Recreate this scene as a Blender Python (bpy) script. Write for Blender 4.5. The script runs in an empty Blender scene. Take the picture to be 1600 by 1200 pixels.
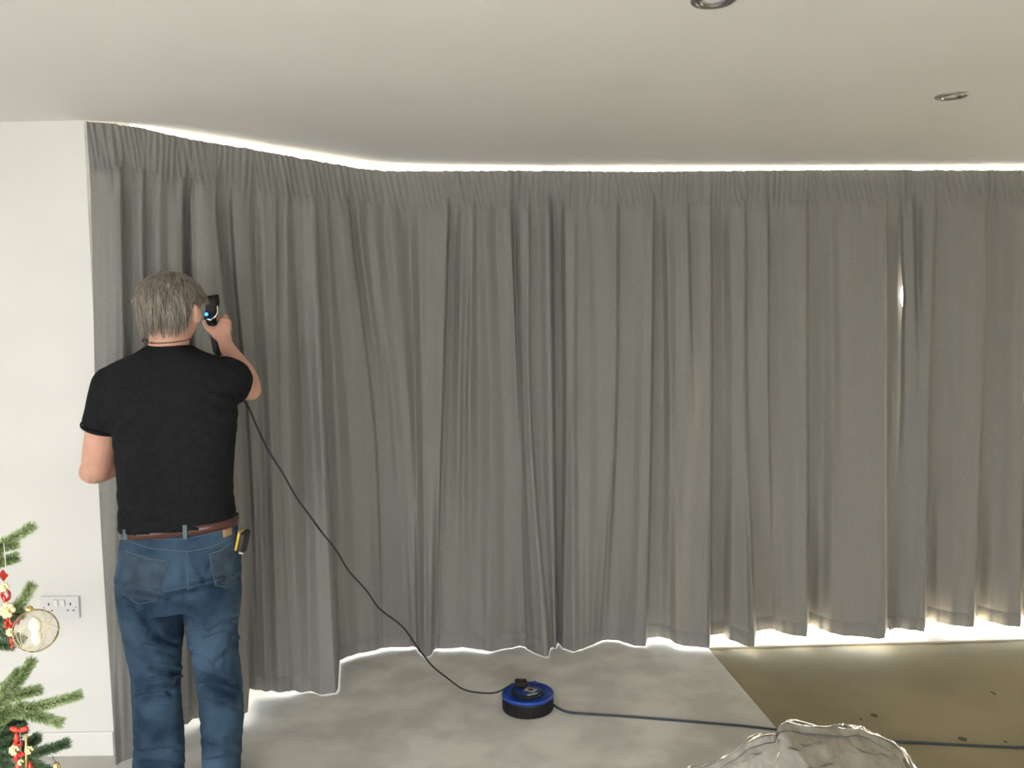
import bpy, bmesh, math, random
import numpy as np
from mathutils import Vector, Matrix, noise
random.seed(7)
R = math.radians
C = bpy.context.scene.collection
scene = bpy.context.scene

# ---------------------------------------------------------------- camera
CAMZ, PITCH, ROLL, F = 1.626, R(3.9), R(-1.0), 1358.0
cam_d = bpy.data.cameras.new('camera'); cam_d.sensor_width = 36; cam_d.lens = F/1600*36
cam_d.clip_start = 0.05
cam = bpy.data.objects.new('camera', cam_d); C.objects.link(cam)
CM = Matrix.Translation((0, 0, CAMZ)) @ Matrix.Rotation(R(90)-PITCH, 4, 'X') @ Matrix.Rotation(ROLL, 4, 'Z')
cam.matrix_world = CM
scene.camera = cam
CR = CM.to_3x3(); CI = CR.inverted(); CO = Vector((0, 0, CAMZ))

# ---------------------------------------------------------------- world, sun, added area lights for assumed daylight
w = bpy.data.worlds.new('sky'); scene.world = w; w.use_nodes = True
bg = w.node_tree.nodes['Background']
bg.inputs[0].default_value = (0.86, 0.94, 1.0, 1); bg.inputs[1].default_value = 11.0
sd = bpy.data.lights.new('sun', 'SUN'); sd.energy = 180; sd.angle = R(0.8); sd.color = (1.0, 0.86, 0.66)
sun = bpy.data.objects.new('sun', sd); C.objects.link(sun)
sun.rotation_euler = Vector((-0.10, -0.62, -0.92)).to_track_quat('-Z', 'Y').to_euler()
def area(name, loc, target, sx, sy, e, col):
    d = bpy.data.lights.new(name, 'AREA'); d.shape = 'RECTANGLE'; d.size = sx; d.size_y = sy; d.energy = e; d.color = col
    o = bpy.data.objects.new(name, d); C.objects.link(o); o.location = loc
    o.rotation_euler = (Vector(target)-Vector(loc)).to_track_quat('-Z', 'Y').to_euler(); return o
area('assumed_rear_daylight', (-0.1, -2.45, 1.05), (-0.2, -1.5, -0.6), 3.0, 1.7, 350, (1.0, 0.98, 0.95))  # added area light: daylight assumed from behind the camera, rear wall has no window
area('assumed_side_daylight', (-3.5, -0.3, 1.3), (-1.9, 0.3, -0.9), 2.2, 1.8, 145, (1.0, 0.98, 0.95))  # added area light for daylight assumed from the left; the side wall is solid

scene.view_settings.view_transform = 'Standard'; scene.view_settings.look = 'None'
scene.view_settings.exposure = 0.0; scene.view_settings.gamma = 1.0
scene.view_settings.use_curve_mapping = False

# ---------------------------------------------------------------- helpers
def ray(px, py): return CR @ Vector(((px-800)/F, -(py-600)/F, -1))
def W(px, py, Y):
    d = ray(px, py); return CO + d*(Y/d.y)
def onz(px, py, z):
    d = ray(px, py); return CO + d*((z-CAMZ)/d.z)
def xfor(px, Y, z):
    # x such that (x,Y,z) projects to column px
    a = (px-800)/F
    m = CI
    # local = m @ (x,Y,z-CAMZ);  lx = -a*lz
    num = -(m[0][1]*Y + m[0][2]*(z-CAMZ)) - a*(m[2][1]*Y + m[2][2]*(z-CAMZ))
    return num/(m[0][0] + a*m[2][0])

def mat(name, col=(.8,.8,.8), rough=.6, metal=0, **k):
    m = bpy.data.materials.new(name); m.use_nodes = True
    b = m.node_tree.nodes['Principled BSDF']
    b.inputs['Base Color'].default_value = (*col, 1); b.inputs['Roughness'].default_value = rough
    b.inputs['Metallic'].default_value = metal
    for kk, v in k.items():
        b.inputs[kk.replace('_', ' ')].default_value = v
    return m
def noisy(m, cols, scale=5, detail=4, stretch=(1,1,1), bump=0, bscale=None, bdist=.002, lo=.35, hi=.65, coord='Object'):
    nt = m.node_tree; N = nt.nodes; L = nt.links; b = N['Principled BSDF']
    tc = N.new('ShaderNodeTexCoord'); mp = N.new('ShaderNodeMapping'); mp.inputs['Scale'].default_value = stretch
    L.new(tc.outputs[coord], mp.inputs[0])
    nz = N.new('ShaderNodeTexNoise'); nz.inputs['Scale'].default_value = scale; nz.inputs['Detail'].default_value = detail
    L.new(mp.outputs[0], nz.inputs['Vector'])
    cr = N.new('ShaderNodeValToRGB'); e = cr.color_ramp.elements
    e[0].position = lo; e[1].position = hi; e[0].color = (*cols[0], 1); e[1].color = (*cols[1], 1)
    L.new(nz.outputs['Fac'], cr.inputs[0]); L.new(cr.outputs[0], b.inputs['Base Color'])
    if bump:
        n2 = N.new('ShaderNodeTexNoise'); n2.inputs['Scale'].default_value = bscale or scale; n2.inputs['Detail'].default_value = 3
        L.new(mp.outputs[0], n2.inputs['Vector'])
        bp = N.new('ShaderNodeBump'); bp.inputs['Strength'].default_value = bump; bp.inputs['Distance'].default_value = bdist
        L.new(n2.outputs['Fac'], bp.inputs['Height']); L.new(bp.outputs[0], b.inputs['Normal'])
    return m

def mesh_obj(name, verts, faces, m, parent=None, smooth=True):
    me = bpy.data.meshes.new(name); me.from_pydata([tuple(v) for v in verts], [], faces); me.update()
    o = bpy.data.objects.new(name, me); C.objects.link(o)
    if m: me.materials.append(m)
    if smooth: me.polygons.foreach_set('use_smooth', [True]*len(me.polygons))
    if parent: attach(o, parent)
    return o
def attach(o, parent):
    o.parent = parent; o.matrix_parent_inverse = Matrix.Translation(-parent.location) if parent.type == 'EMPTY' and not parent.parent else Matrix()
    return o
def empty(name, loc, label=None, cat=None, group=None):
    o = bpy.data.objects.new(name, None); C.objects.link(o); o.location = loc; o.empty_display_size = .05
    tag(o, label, cat, group); return o
def tag(o, label=None, cat=None, group=None, kind=None):
    if label: o['label'] = label
    if cat: o['category'] = cat
    if group: o['group'] = group
    if kind: o['kind'] = kind
    return o

class MB:
    def __init__(s): s.v = []; s.f = []
    def add(s, vs, fs):
        k = len(s.v); s.v += [Vector(v) for v in vs]; s.f += [tuple(i+k for i in f) for f in fs]; return s
    def box(s, c, d, rot=None):
        x, y, z = d[0]/2, d[1]/2, d[2]/2
        vs = [Vector(p) for p in ((-x,-y,-z),(x,-y,-z),(x,y,-z),(-x,y,-z),(-x,-y,z),(x,-y,z),(x,y,z),(-x,y,z))]
        if rot is not None: vs = [rot @ v for v in vs]
        return s.add([v+Vector(c) for v in vs], [(0,3,2,1),(4,5,6,7),(0,1,5,4),(1,2,6,5),(2,3,7,6),(3,0,4,7)])
    def prism(s, pts, z0, z1):
        n = len(pts); vs = [(p[0],p[1],z0) for p in pts]+[(p[0],p[1],z1) for p in pts]
        return s.add(vs, [tuple(range(n))[::-1], tuple(range(n,2*n))]+[(i,(i+1)%n,n+(i+1)%n,n+i) for i in range(n)])
    def rings(s, rings, cap=True):
        n = len(rings[0]); vs = [p for r in rings for p in r]; fs = []
        for i in range(len(rings)-1):
            for j in range(n):
                fs.append((i*n+j, i*n+(j+1)%n, (i+1)*n+(j+1)%n, (i+1)*n+j))
        if cap: fs += [tuple(range(n))[::-1], tuple((len(rings)-1)*n+j for j in range(n))]
        return s.add(vs, fs)
    def tube(s, pts, rad, n=10, cap=True, round_ends=False, flat=1.0, up=None):
        pts = [Vector(p) for p in pts]
        rr = rad if isinstance(rad, (list, tuple)) else [rad]*len(pts)
        rr = list(rr)
        if round_ends:
            d0 = (pts[0]-pts[1]).normalized(); d1 = (pts[-1]-pts[-2]).normalized()
            a = [(pts[0]+d0*rr[0]*math.sin(t), rr[0]*math.cos(t)) for t in (R(80), R(55), R(28))]
            b = [(pts[-1]+d1*rr[-1]*math.sin(t), rr[-1]*math.cos(t)) for t in (R(28), R(55), R(80))]
            pts = [x[0] for x in a]+pts+[x[0] for x in b]; rr = [x[1] for x in a]+rr+[x[1] for x in b]
        ref = Vector(up) if up else None
        rings = []; pu = None
        for i, p in enumerate(pts):
            t = (pts[min(i+1,len(pts)-1)]-pts[max(i-1,0)]).normalized()
            if ref is not None: u = ref - t*ref.dot(t)
            elif pu is None:
                u = Vector((0,0,1)) if abs(t.z) < .9 else Vector((1,0,0)); u = u-t*u.dot(t)
            else: u = pu - t*pu.dot(t)
            u.normalize(); pu = u; v = t.cross(u)
            rings.append([p+u*(rr[i]*math.cos(2*math.pi*k/n))+v*(rr[i]*flat*math.sin(2*math.pi*k/n)) for k in range(n)])
        return s.rings(rings, cap)
    def ell(s, c, r, rot=None, n=20, m=14):
        rings = []
        for i in range(m+1):
            a = math.pi*(i+.02)/(m+.04)
            ring = []
            for k in range(n):
                b = 2*math.pi*k/n
                v = Vector((r[0]*math.sin(a)*math.cos(b), r[1]*math.sin(a)*math.sin(b), -r[2]*math.cos(a)))
                if rot is not None: v = rot @ v
                ring.append(v+Vector(c))
            rings.append(ring)
        return s.rings(rings, True)
    def lathe(s, prof, c=(0,0,0), n=32, axis=None, cap=True):
        q = axis if axis is not None else Matrix.Identity(3)
        return s.rings([[Vector(c)+q @ Vector((r*math.cos(2*math.pi*k/n), r*math.sin(2*math.pi*k/n), z)) for k in range(n)] for r, z in prof], cap)
    def build(s, name, m, parent=None, smooth=True):
        o = mesh_obj(name, s.v, s.f, m, parent, smooth)
        bm = bmesh.new(); bm.from_mesh(o.data); bmesh.ops.recalc_face_normals(bm, faces=bm.faces); bm.to_mesh(o.data); bm.free()
        return o
def smooth_pts(pts, n=8):
    pts = [Vector(p) for p in pts]; out = []
    for i in range(len(pts)-1):
        p0 = pts[max(i-1,0)]; p1 = pts[i]; p2 = pts[i+1]; p3 = pts[min(i+2,len(pts)-1)]
        for k in range(n):
            t = k/n
            out.append(.5*((2*p1)+(-p0+p2)*t+(2*p0-5*p1+4*p2-p3)*t*t+(-p0+3*p1-3*p2+p3)*t**3))
    out.append(pts[-1]); return out
def bevel(o, wd=.003, seg=2, ang=35):
    b = o.modifiers.new('bevel', 'BEVEL'); b.width = wd; b.segments = seg; b.limit_method = 'ANGLE'; b.angle_limit = R(ang)
    return o
def fuse(mb, voxel, smooth_it=4, fac=.5):
    """voxel-union everything in mb and return numpy verts + faces of one continuous surface"""
    me = bpy.data.meshes.new('t'); me.from_pydata([tuple(v) for v in mb.v], [], mb.f); me.update()
    bm = bmesh.new(); bm.from_mesh(me); bmesh.ops.recalc_face_normals(bm, faces=bm.faces); bm.to_mesh(me); bm.free()
    o = bpy.data.objects.new('t', me); C.objects.link(o)
    r = o.modifiers.new('r', 'REMESH'); r.mode = 'VOXEL'; r.voxel_size = voxel
    if smooth_it:
        s = o.modifiers.new('s', 'SMOOTH'); s.iterations = smooth_it; s.factor = fac
    dg = bpy.context.evaluated_depsgraph_get(); dg.update()
    m2 = bpy.data.meshes.new_from_object(o.evaluated_get(dg))
    bpy.data.objects.remove(o); bpy.data.meshes.remove(me)
    return m2
def mesh_link(me, name, m, parent=None):
    me.name = name; me.materials.clear(); me.materials.append(m)
    me.polygons.foreach_set('use_smooth', [True]*len(me.polygons))
    o = bpy.data.objects.new(name, me); C.objects.link(o)
    if parent: attach(o, parent)
    return o
def pwl(x, pts):
    if x <= pts[0][0]: return pts[0][1]
    for a, b in zip(pts, pts[1:]):
        if x <= b[0]: return a[1]+(b[1]-a[1])*(x-a[0])/(b[0]-a[0])
    return pts[-1][1]
def pwc(x, pts):   # smooth version (catmull-ish through smoothstep)
    if x <= pts[0][0]: return pts[0][1]
    for i in range(len(pts)-1):
        a, b = pts[i], pts[i+1]
        if x <= b[0]:
            t = (x-a[0])/(b[0]-a[0])
            ma = (b[1]-pts[i-1][1])/(b[0]-pts[i-1][0]) if i else (b[1]-a[1])/(b[0]-a[0])
            mb_ = (pts[i+2][1]-a[1])/(pts[i+2][0]-a[0]) if i+2 < len(pts) else (b[1]-a[1])/(b[0]-a[0])
            h = b[0]-a[0]
            return (2*t**3-3*t*t+1)*a[1]+(t**3-2*t*t+t)*h*ma+(-2*t**3+3*t*t)*b[1]+(t**3-t*t)*h*mb_
    return pts[-1][1]

# ---------------------------------------------------------------- materials
M = {}
M['wall'] = noisy(mat('white_paint', rough=.75), ((.665,.665,.65),(.685,.685,.67)), 3, bump=.15, bscale=120, bdist=.0006)
M['ceil'] = noisy(mat('ceiling_paint', rough=.85), ((.71,.70,.675),(.73,.72,.695)), 2, bump=.1, bscale=150, bdist=.0005)
M['skirt'] = mat('skirting_gloss', (.71,.71,.695), .4)
M['frame'] = mat('white_frame', (.85,.86,.86), .4)
M['carpet'] = noisy(mat('carpet', rough=.95), ((.60,.585,.545),(.76,.745,.695)), 4.2, 7, bump=.7, bscale=420, bdist=.006, lo=.41, hi=.60)
M['terrace'] = noisy(mat('pale_paving', rough=.9), ((.17,.16,.15),(.23,.22,.20)), 4)
M['steel'] = mat('brushed_nickel', (.42,.42,.42), .32, 1)
M['lampglass'] = mat('lamp_glass', (.75,.75,.72), .2, 0)
M['socket'] = mat('socket_plastic', (.64,.64,.65), .35)
M['dark'] = mat('dark_hole', (.03,.03,.03), .6)
M['blackplastic'] = mat('black_plastic', (.009,.009,.010), .5, Specular_IOR_Level=.3)
M['blackrubber'] = mat('black_rubber', (.012,.012,.013), .5)
M['navycable'] = mat('dark_cable', (.02,.035,.05), .45)
M['blue'] = noisy(mat('blue_plastic', rough=.35), ((.006,.042,.27),(.009,.055,.34)), 6)
M['chrome'] = mat('chrome', (.8,.8,.82), .15, 1)
M['greylabel'] = mat('grey_label', (.30,.30,.27), .5)
M['yellow'] = mat('yellow_plastic', (.75,.50,.02), .4)

def mix_floor():
    m = mat('chipboard', rough=.8); nt = m.node_tree; N = nt.nodes; L = nt.links; b = N['Principled BSDF']
    tc = N.new('ShaderNodeTexCoord')
    n1 = N.new('ShaderNodeTexNoise'); n1.inputs['Scale'].default_value = 2.2; n1.inputs['Detail'].default_value = 8
    n2 = N.new('ShaderNodeTexNoise'); n2.inputs['Scale'].default_value = 180; n2.inputs['Detail'].default_value = 2
    L.new(tc.outputs['Object'], n1.inputs['Vector']); L.new(tc.outputs['Object'], n2.inputs['Vector'])
    cr = N.new('ShaderNodeValToRGB'); e = cr.color_ramp.elements
    e[0].position = .3; e[0].color = (.25,.212,.125,1); e[1].position = .7; e[1].color = (.345,.295,.18,1)
    L.new(n1.outputs['Fac'], cr.inputs[0])
    c2 = N.new('ShaderNodeValToRGB'); e = c2.color_ramp.elements
    e[0].position = .3; e[0].color = (.82,.82,.82,1); e[1].position = .7; e[1].color = (1.06,1.06,1.06,1)
    L.new(n2.outputs['Fac'], c2.inputs[0])
    mx = N.new('ShaderNodeMixRGB'); mx.blend_type = 'MULTIPLY'; mx.inputs[0].default_value = 1
    L.new(cr.outputs[0], mx.inputs[1]); L.new(c2.outputs[0], mx.inputs[2]); L.new(mx.outputs[0], b.inputs['Base Color'])
    return m
M['board'] = mix_floor()

def cloth(name, trans):
    m = bpy.data.materials.new(name); m.use_nodes = True; nt = m.node_tree; N = nt.nodes; L = nt.links
    b = N['Principled BSDF']; out = N['Material Output']
    b.inputs['Roughness'].default_value = .8; b.inputs['Sheen Weight'].default_value = .08; b.inputs['Specular IOR Level'].default_value = .25; b.inputs['Sheen Roughness'].default_value = .4
    tc = N.new('ShaderNodeTexCoord'); mp = N.new('ShaderNodeMapping'); mp.inputs['Scale'].default_value = (160, 160, 420)
    L.new(tc.outputs['Object'], mp.inputs[0])
    n1 = N.new('ShaderNodeTexNoise'); n1.inputs['Scale'].default_value = 1; n1.inputs['Detail'].default_value = 3
    L.new(mp.outputs[0], n1.inputs['Vector'])
    cr = N.new('ShaderNodeValToRGB'); e = cr.color_ramp.elements
    e[0].position = .3; e[0].color = (.185,.186,.178,1); e[1].position = .7; e[1].color = (.245,.246,.237,1)
    L.new(n1.outputs['Fac'], cr.inputs[0]); L.new(cr.outputs[0], b.inputs['Base Color'])
    bp = N.new('ShaderNodeBump'); bp.inputs['Strength'].default_value = .3; bp.inputs['Distance'].default_value = .001
    L.new(n1.outputs['Fac'], bp.inputs['Height']); L.new(bp.outputs[0], b.inputs['Normal'])
    tr = N.new('ShaderNodeBsdfTranslucent'); tr.inputs[0].default_value = (.9, .68, .45, 1)
    mx = N.new('ShaderNodeMixShader'); mx.inputs[0].default_value = trans
    L.new(b.outputs[0], mx.inputs[1]); L.new(tr.outputs[0], mx.inputs[2]); L.new(mx.outputs[0], out.inputs[0])
    return m
M['cloth'] = cloth('grey_curtain_linen', .0018); M['hem'] = cloth('grey_curtain_hem', .0006); M['heading'] = cloth('grey_curtain_heading', .0006)

def clear(name, tint, gloss, alpha_t, rough=.03, bump=False):
    m = bpy.data.materials.new(name); m.use_nodes = True; nt = m.node_tree; N = nt.nodes; L = nt.links
    N.remove(N['Principled BSDF']); out = N['Material Output']; milky = name == 'clear_polythene'
    t = N.new('ShaderNodeBsdfTransparent'); t.inputs[0].default_value = (*tint, 1)
    g = N.new('ShaderNodeBsdfGlossy'); g.inputs['Roughness'].default_value = rough
    d = N.new('ShaderNodeBsdfDiffuse'); d.inputs[0].default_value = (.75,.75,.74,1)
    lw = N.new('ShaderNodeLayerWeight'); lw.inputs[0].default_value = gloss
    m1 = N.new('ShaderNodeMixShader'); m1.inputs[0].default_value = alpha_t
    L.new(t.outputs[0], m1.inputs[1]); L.new(d.outputs[0], m1.inputs[2])
    if milky:
        tl = N.new('ShaderNodeBsdfTranslucent'); tl.inputs[0].default_value = (.85,.85,.84,1); ad = N.new('ShaderNodeAddShader')
        d.inputs[0].default_value = (.42,.42,.415,1); tl.inputs[0].default_value = (.5,.5,.495,1)
        L.new(d.outputs[0], ad.inputs[0]); L.new(tl.outputs[0], ad.inputs[1]); L.new(ad.outputs[0], m1.inputs[2])
    m2 = N.new('ShaderNodeMixShader'); L.new(lw.outputs['Fresnel'], m2.inputs[0])
    L.new(m1.outputs[0], m2.inputs[1]); L.new(g.outputs[0], m2.inputs[2]); L.new(m2.outputs[0], out.inputs[0])
    return m
M['glass'] = clear('window_glass', (.97,.98,.98), .1, 0)
M['bauble'] = clear('bauble_glass', (.97,.955,.91), .07, .07, .04)
M['poly'] = clear('clear_polythene', (.97,.97,.97), .09, .45, .10)
nt = M['poly'].node_tree; N = nt.nodes; L = nt.links
tc = N.new('ShaderNodeTexCoord'); mp = N.new('ShaderNodeMapping'); mp.inputs['Scale'].default_value = (5, 1.6, 4); mp.inputs['Rotation'].default_value = (0, 0, R(35))
nz = N.new('ShaderNodeTexNoise'); nz.inputs['Scale'].default_value = 2.5; nz.inputs['Detail'].default_value = 5
rg = N.new('ShaderNodeMapRange'); rg.inputs[1].default_value = .3; rg.inputs[2].default_value = .7; rg.inputs[3].default_value = .14; rg.inputs[4].default_value = .46
L.new(tc.outputs['Object'], mp.inputs[0]); L.new(mp.outputs[0], nz.inputs['Vector']); L.new(nz.outputs['Fac'], rg.inputs[0])
for n_ in N:
    if n_.type == 'MIX_SHADER' and not n_.inputs[0].is_linked: L.new(rg.outputs[0], n_.inputs[0])

# ---------------------------------------------------------------- plan of the room
HC = 2.4
edge_px = [(135,188),(180,191),(237,197),(300,208),(380,221),(455,234),(530,247),(575,254),(600,256.5),(650,258),(700,259),(850,260),(1100,260),(1350,259),(1600,258)]
EDGE = [onz(x, y, HC) for x, y in edge_px]
pR = EDGE[-1] + (EDGE[-1]-EDGE[-4]).normalized()*1.6
EDGE.append(pR)
YL = EDGE[0].y                      # plane of the left wall
XR = pR.x
def edgeY(px): return pwl(px, [(a[0], e.y) for a, e in zip(edge_px, EDGE)] + [(1950, pR.y)])

# floor (bare boards) and carpet slab on top of it
RX0, RY0 = -3.6, -2.6
mesh_obj('floor', [(RX0,RY0,-.012),(XR,RY0,-.012),(XR,6.2,-.012),(RX0,6.2,-.012)], [(0,1,2,3)], M['board'], smooth=False)['kind'] = 'structure'
ca = onz(1108, 1014, 0); cb = onz(1216, 1141, 0); cdir = (cb-ca).normalized()
cc = cb + cdir*4.2
bayc = [(EDGE[0].x, EDGE[0].y), (EDGE[7].x, EDGE[7].y+.05)]
carpet = MB().prism([(RX0,RY0),(cc.x,RY0),(cc.x,cc.y if cc.y>RY0 else RY0+.01),(cb.x,cb.y),(ca.x,ca.y),(ca.x-.02,ca.y+.30),(EDGE[8].x,EDGE[8].y+.29),(EDGE[0].x,EDGE[0].y+.26),(EDGE[0].x,YL-.003),(RX0,YL-.003)], -.012, 0)
o = carpet.build('carpet', M['carpet'], smooth=False); tag(o, 'pale grey fitted carpet rolled out to a cut edge over bare boards', 'carpet')

# ceiling, with a slot along the window for the curtain track
cp = [(RX0,RY0),(XR,RY0)] + [(e.x,e.y) for e in EDGE[::-1]] + [(EDGE[0].x,YL),(RX0,YL)]
tag(MB().prism(cp, HC, HC+.07).build('ceiling', M['ceil'], smooth=False), kind='structure')
tag(MB().box(((RX0+XR)/2, 1.15, HC+.11), (XR-RX0+.4, 7.9, .06)).build('ceiling', M['wall'], smooth=False), kind='structure')
# walls
wl = MB().prism([(RX0,YL),(EDGE[0].x-.01,YL),(EDGE[0].x-.01,YL+.3),(RX0,YL+.3)], -.012, HC+.08)
tag(wl.build('wall_left', M['wall'], smooth=False), kind='structure')
tag(MB().box((RX0-.05,(RY0+YL)/2,HC/2),(.1,YL-RY0+.6,HC+.16)).build('wall_side', M['wall'], smooth=False), kind='structure')
tag(MB().box((XR+.05,(RY0+6)/2-.4,HC/2),(.1,6-RY0,HC+.16)).build('wall_right', M['wall'], smooth=False), kind='structure')
tag(MB().box(((RX0+XR)/2,RY0-.05,HC/2),(XR-RX0+.2,.1,HC+.16)).build('wall_rear', M['wall'], smooth=False), kind='structure')
sk = MB().prism([(RX0,YL-.009),(EDGE[0].x-.012,YL-.009),(EDGE[0].x-.012,YL-.001),(RX0,YL-.001)], 0, .095)
tag(bevel(sk.build('baseboard_left', M['skirt'], smooth=False), .004), kind='structure')

# glazed doors behind the curtains: two straight runs (bay side and back), white frames and clear panes
def glazing(a, b, n, idx):
    a = Vector((a[0],a[1],0)); b = Vector((b[0],b[1],0)); d = (b-a); L = d.length; d.normalize()
    rot = Matrix.Rotation(math.atan2(d.y,d.x), 3, 'Z')
    e = empty('window_%d'%idx, (a.x,a.y,0)); e['kind'] = 'structure'
    f = MB(); mid = (a+b)/2
    f.box(mid+Vector((0,0,.015)), (L,.07,.05), rot); f.box(mid+Vector((0,0,HC+.075)), (L,.07,.012), rot)
    for i in range(n+1):
        f.box(a+d*(L*i/n)+Vector((0,0,HC/2+.03)), (.05,.07,HC+.08), rot)
    f.build('window_frame', M['frame'], e, smooth=False)
    for i in range(n):
        q = a+d*(L*(i+.5)/n)
        MB().box(q+Vector((0,0,HC/2+.05)), (L/n-.05,.006,HC+.04), rot).build('pane', M['glass'], e, smooth=False)
g0 = (EDGE[0].x-.02, YL+.32); g1 = (EDGE[8].x-.05, EDGE[8].y+.36); g2 = (XR+.05, EDGE[-1].y+.36)
glazing(g0, g1, 2, 1); glazing(g1, g2, 5, 2)
# threshold board along the bare floor, terrace, and an added unseen overhang that limits the sun
ta = onz(1150, 1013, -.012); tb = onz(1600, 1001, -.012); td = (tb-ta).normalized()
tq = [ta-td*.35, tb+td*1.6]
tr = MB().prism([(tq[0].x,tq[0].y),(tq[1].x,tq[1].y),(tq[1].x,tq[1].y+.5),(tq[0].x,tq[0].y+.5)], -.012, -.004)
tag(tr.build('trim_1', mat('threshold', (.55,.50,.42), .6), smooth=False), kind='structure')
tag(mesh_obj('terrace', [(-14,YL+.4,-.06),(16,YL+.4,-.06),(16,26,-.06),(-14,26,-.06)], [(0,1,2,3)], M['terrace'], smooth=False), kind='structure')
tag(MB().box((3.6, EDGE[9].y+1.09, HC+.22), (5.0, 1.43, .12)).box((-1.9, EDGE[9].y+1.9, HC+.22), (5.9, 3.9, .12)).build('added_sun_block', M['frame'], smooth=False), kind='structure')
# added overhang reaches further out on the left, keeping sun off the bay
# ---------------------------------------------------------------- curtains
def hemdepth(px, row, z): return onz(px, row, z).y
LEFT = [
(142,152,181,.03,.03,1197),(165,172,192,.045,.05,1190),(188,197,209,.05,.055,1183),(194,203,214,.0,.0,1150),(207,215,225,.02,.02,1150),
(222,228,238,.035,.035,1158),(228,233,244,.0,.0,1135),(250,255,262,.03,.03,1145),(262,268,275,.02,.02,1132),(284,290,292,.03,.035,1130),
(291,296,302,-.02,-.01,1122),(300,318,325,.03,.05,1122),(325,360,372,.05,.08,1120),(336,373,387,.05,.08,1112),(341,379,390,-.03,-.02,1076),
(358,386,400,.0,-.02,1078),(364,392,408,.03,.01,1078),(388,404,416,.03,.02,1080),(398,412,424,0,0,1078),(412,425,436,.03,.04,1082),
(430,434,450,.035,.03,1080),(436,440,458,.01,.02,1078),(448,452,470,.03,.035,1082),(458,474,486,.0,.0,1079),(470,490,503,.02,.04,1084),
(489,503,524,.05,.09,1082),(493,507,528,.05,.09,1077),(498,511,531,-.01,-.02,1031),(512,528,545,.02,.02,1026),(517,545,562,-.005,-.01,1021),
(535,568,585,.03,.02,1017),(546,583,596,.03,.025,1013),(550,587,600,-.02,-.01,1012),(562,600,612,.02,.0,1010),(572,607,622,0,0,1010),
(585,617,634,.015,.015,1010),(600,630,645,0,.0,1010),(611,640,650,.02,.005,1012),(640,649,655,-.02,-.015,1020),(655,661,664,.03,.03,1028),
(680,676,672,.025,.025,1024),(698,689,679,.035,.03,1014),(703,693,683,-.02,-.015,1012),(712,703,695,-.01,0,1013),(722,717,712,.03,.03,1013),
(732,724,722,.02,.015,1012),(738,733,735,.03,.035,1013),(745,748,750,.01,.0,1014),(757,768,768,.03,.03,1017),(775,786,795,.0,.01,1012),
(788,800,812,.02,.02,1008),(798,810,820,.02,.015,1010),(803,812,826,-.02,.01,1015),(814,820,838,.03,.045,1021),(824,827,852,.04,.06,1025),
(826,829,857,.04,.06,1024),(829,832,860,-.005,.0,1012),(842,845,863,-.0,.01,1010),(854,858,866,.03,.035,1012),(858,862,868,.03,.035,1012),(865,869,874,-.05,-.05,998)]
MID = [
(848,852,858,-.075,-.075,990),(872,868,870,-.04,-.04,1002),(876,878,874,-.035,-.03,1006),(884,886,880,.025,.02,1013),(897,895,897,.03,.035,1018),
(905,903,908,.015,.015,1014),(915,918,918,.03,.03,1010),(925,935,925,.02,.02,1007),(945,955,934,.035,.035,1003),(963,960,942,.03,.035,1000),
(969,965,950,-.005,.0,999),(975,976,965,.0,.005,1000),(990,988,978,.02,.0,1004),(1005,1006,993,.035,.035,1009),(1020,1016,1008,.035,.04,1009),
(1023,1020,1012,-.02,-.02,996),(1033,1036,1030,-.01,-.01,995),(1043,1048,1045,.03,.03,998),(1056,1056,1058,.015,.02,1006),(1066,1072,1070,.03,.035,1009),
(1074,1080,1080,.03,.035,1010),(1078,1086,1088,-.0,.035,1010),(1095,1098,1098,.03,.045,1011),(1110,1110,1108,.04,.05,1012),(1113,1114,1111,-.01,-.01,992),
(1128,1130,1128,-.02,-.01,990),(1142,1148,1142,.02,.025,1000),(1160,1161,1172,.035,.035,1010),(1163,1165,1178,.035,.03,1010),(1167,1169,1182,.0,.0,986),
(1180,1182,1195,.015,.01,983),(1199,1200,1208,.03,.025,983),(1203,1203,1212,-.01,.0,985),(1215,1220,1225,-.005,-.005,989),(1235,1245,1242,.03,.03,993),
(1259,1260,1260,.035,.04,995),(1263,1264,1264,.0,-.01,975),(1280,1285,1283,.0,-.015,983),(1300,1304,1300,.03,.02,989),(1310,1315,1318,.02,.01,992),
(1330,1340,1345,.03,.03,995),(1372,1372,1372,.04,.045,998),(1382,1382,1382,.045,.05,997),(1386,1386,1386,-.03,-.03,982),(1396,1394,1388,-.02,-.02,981),
(1404,1402,1396,-.02,-.02,980),(1426,1426,1416,-.08,-.08,966)]
RIGHT = [
(1407,1406,1388,.0,.0,984),(1412,1414,1400,.02,.025,981),(1425,1430,1422,.03,.03,984),(1431,1436,1430,-.01,.03,984),(1445,1446,1440,.03,.035,986),
(1459,1450,1444,.035,.035,987),(1463,1454,1448,-.01,-.01,966),(1480,1475,1465,.0,-.01,972),(1505,1500,1490,.02,.02,977),(1534,1528,1516,.035,.04,979),
(1538,1532,1521,.035,.04,979),(1542,1536,1525,-.01,-.01,964),(1560,1560,1548,-.01,-.01,973),(1590,1585,1575,.03,.02,978),(1605,1598,1594,.035,.03,979),(1610,1602,1598,-.01,-.01,962)]
for k in range(4):
    a = 1610+k*72
    RIGHT += [(a+22,a+20,a+16,.01,.01,972),(a+45,a+45,a+45,.03,.03,976),(a+68,a+68,a+68,.04,.04,978),(a+72,a+72,a+72,-.01,-.01,962)]
topcurve = [(135,190),(172,193),(225,201),(305,219),(380,231),(527,257),(570,264),(600,267),(850,266.5),(1000,268),(1100,267),(1350,265),(1600,266),(1950,267)]
FS = 1.35
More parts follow.
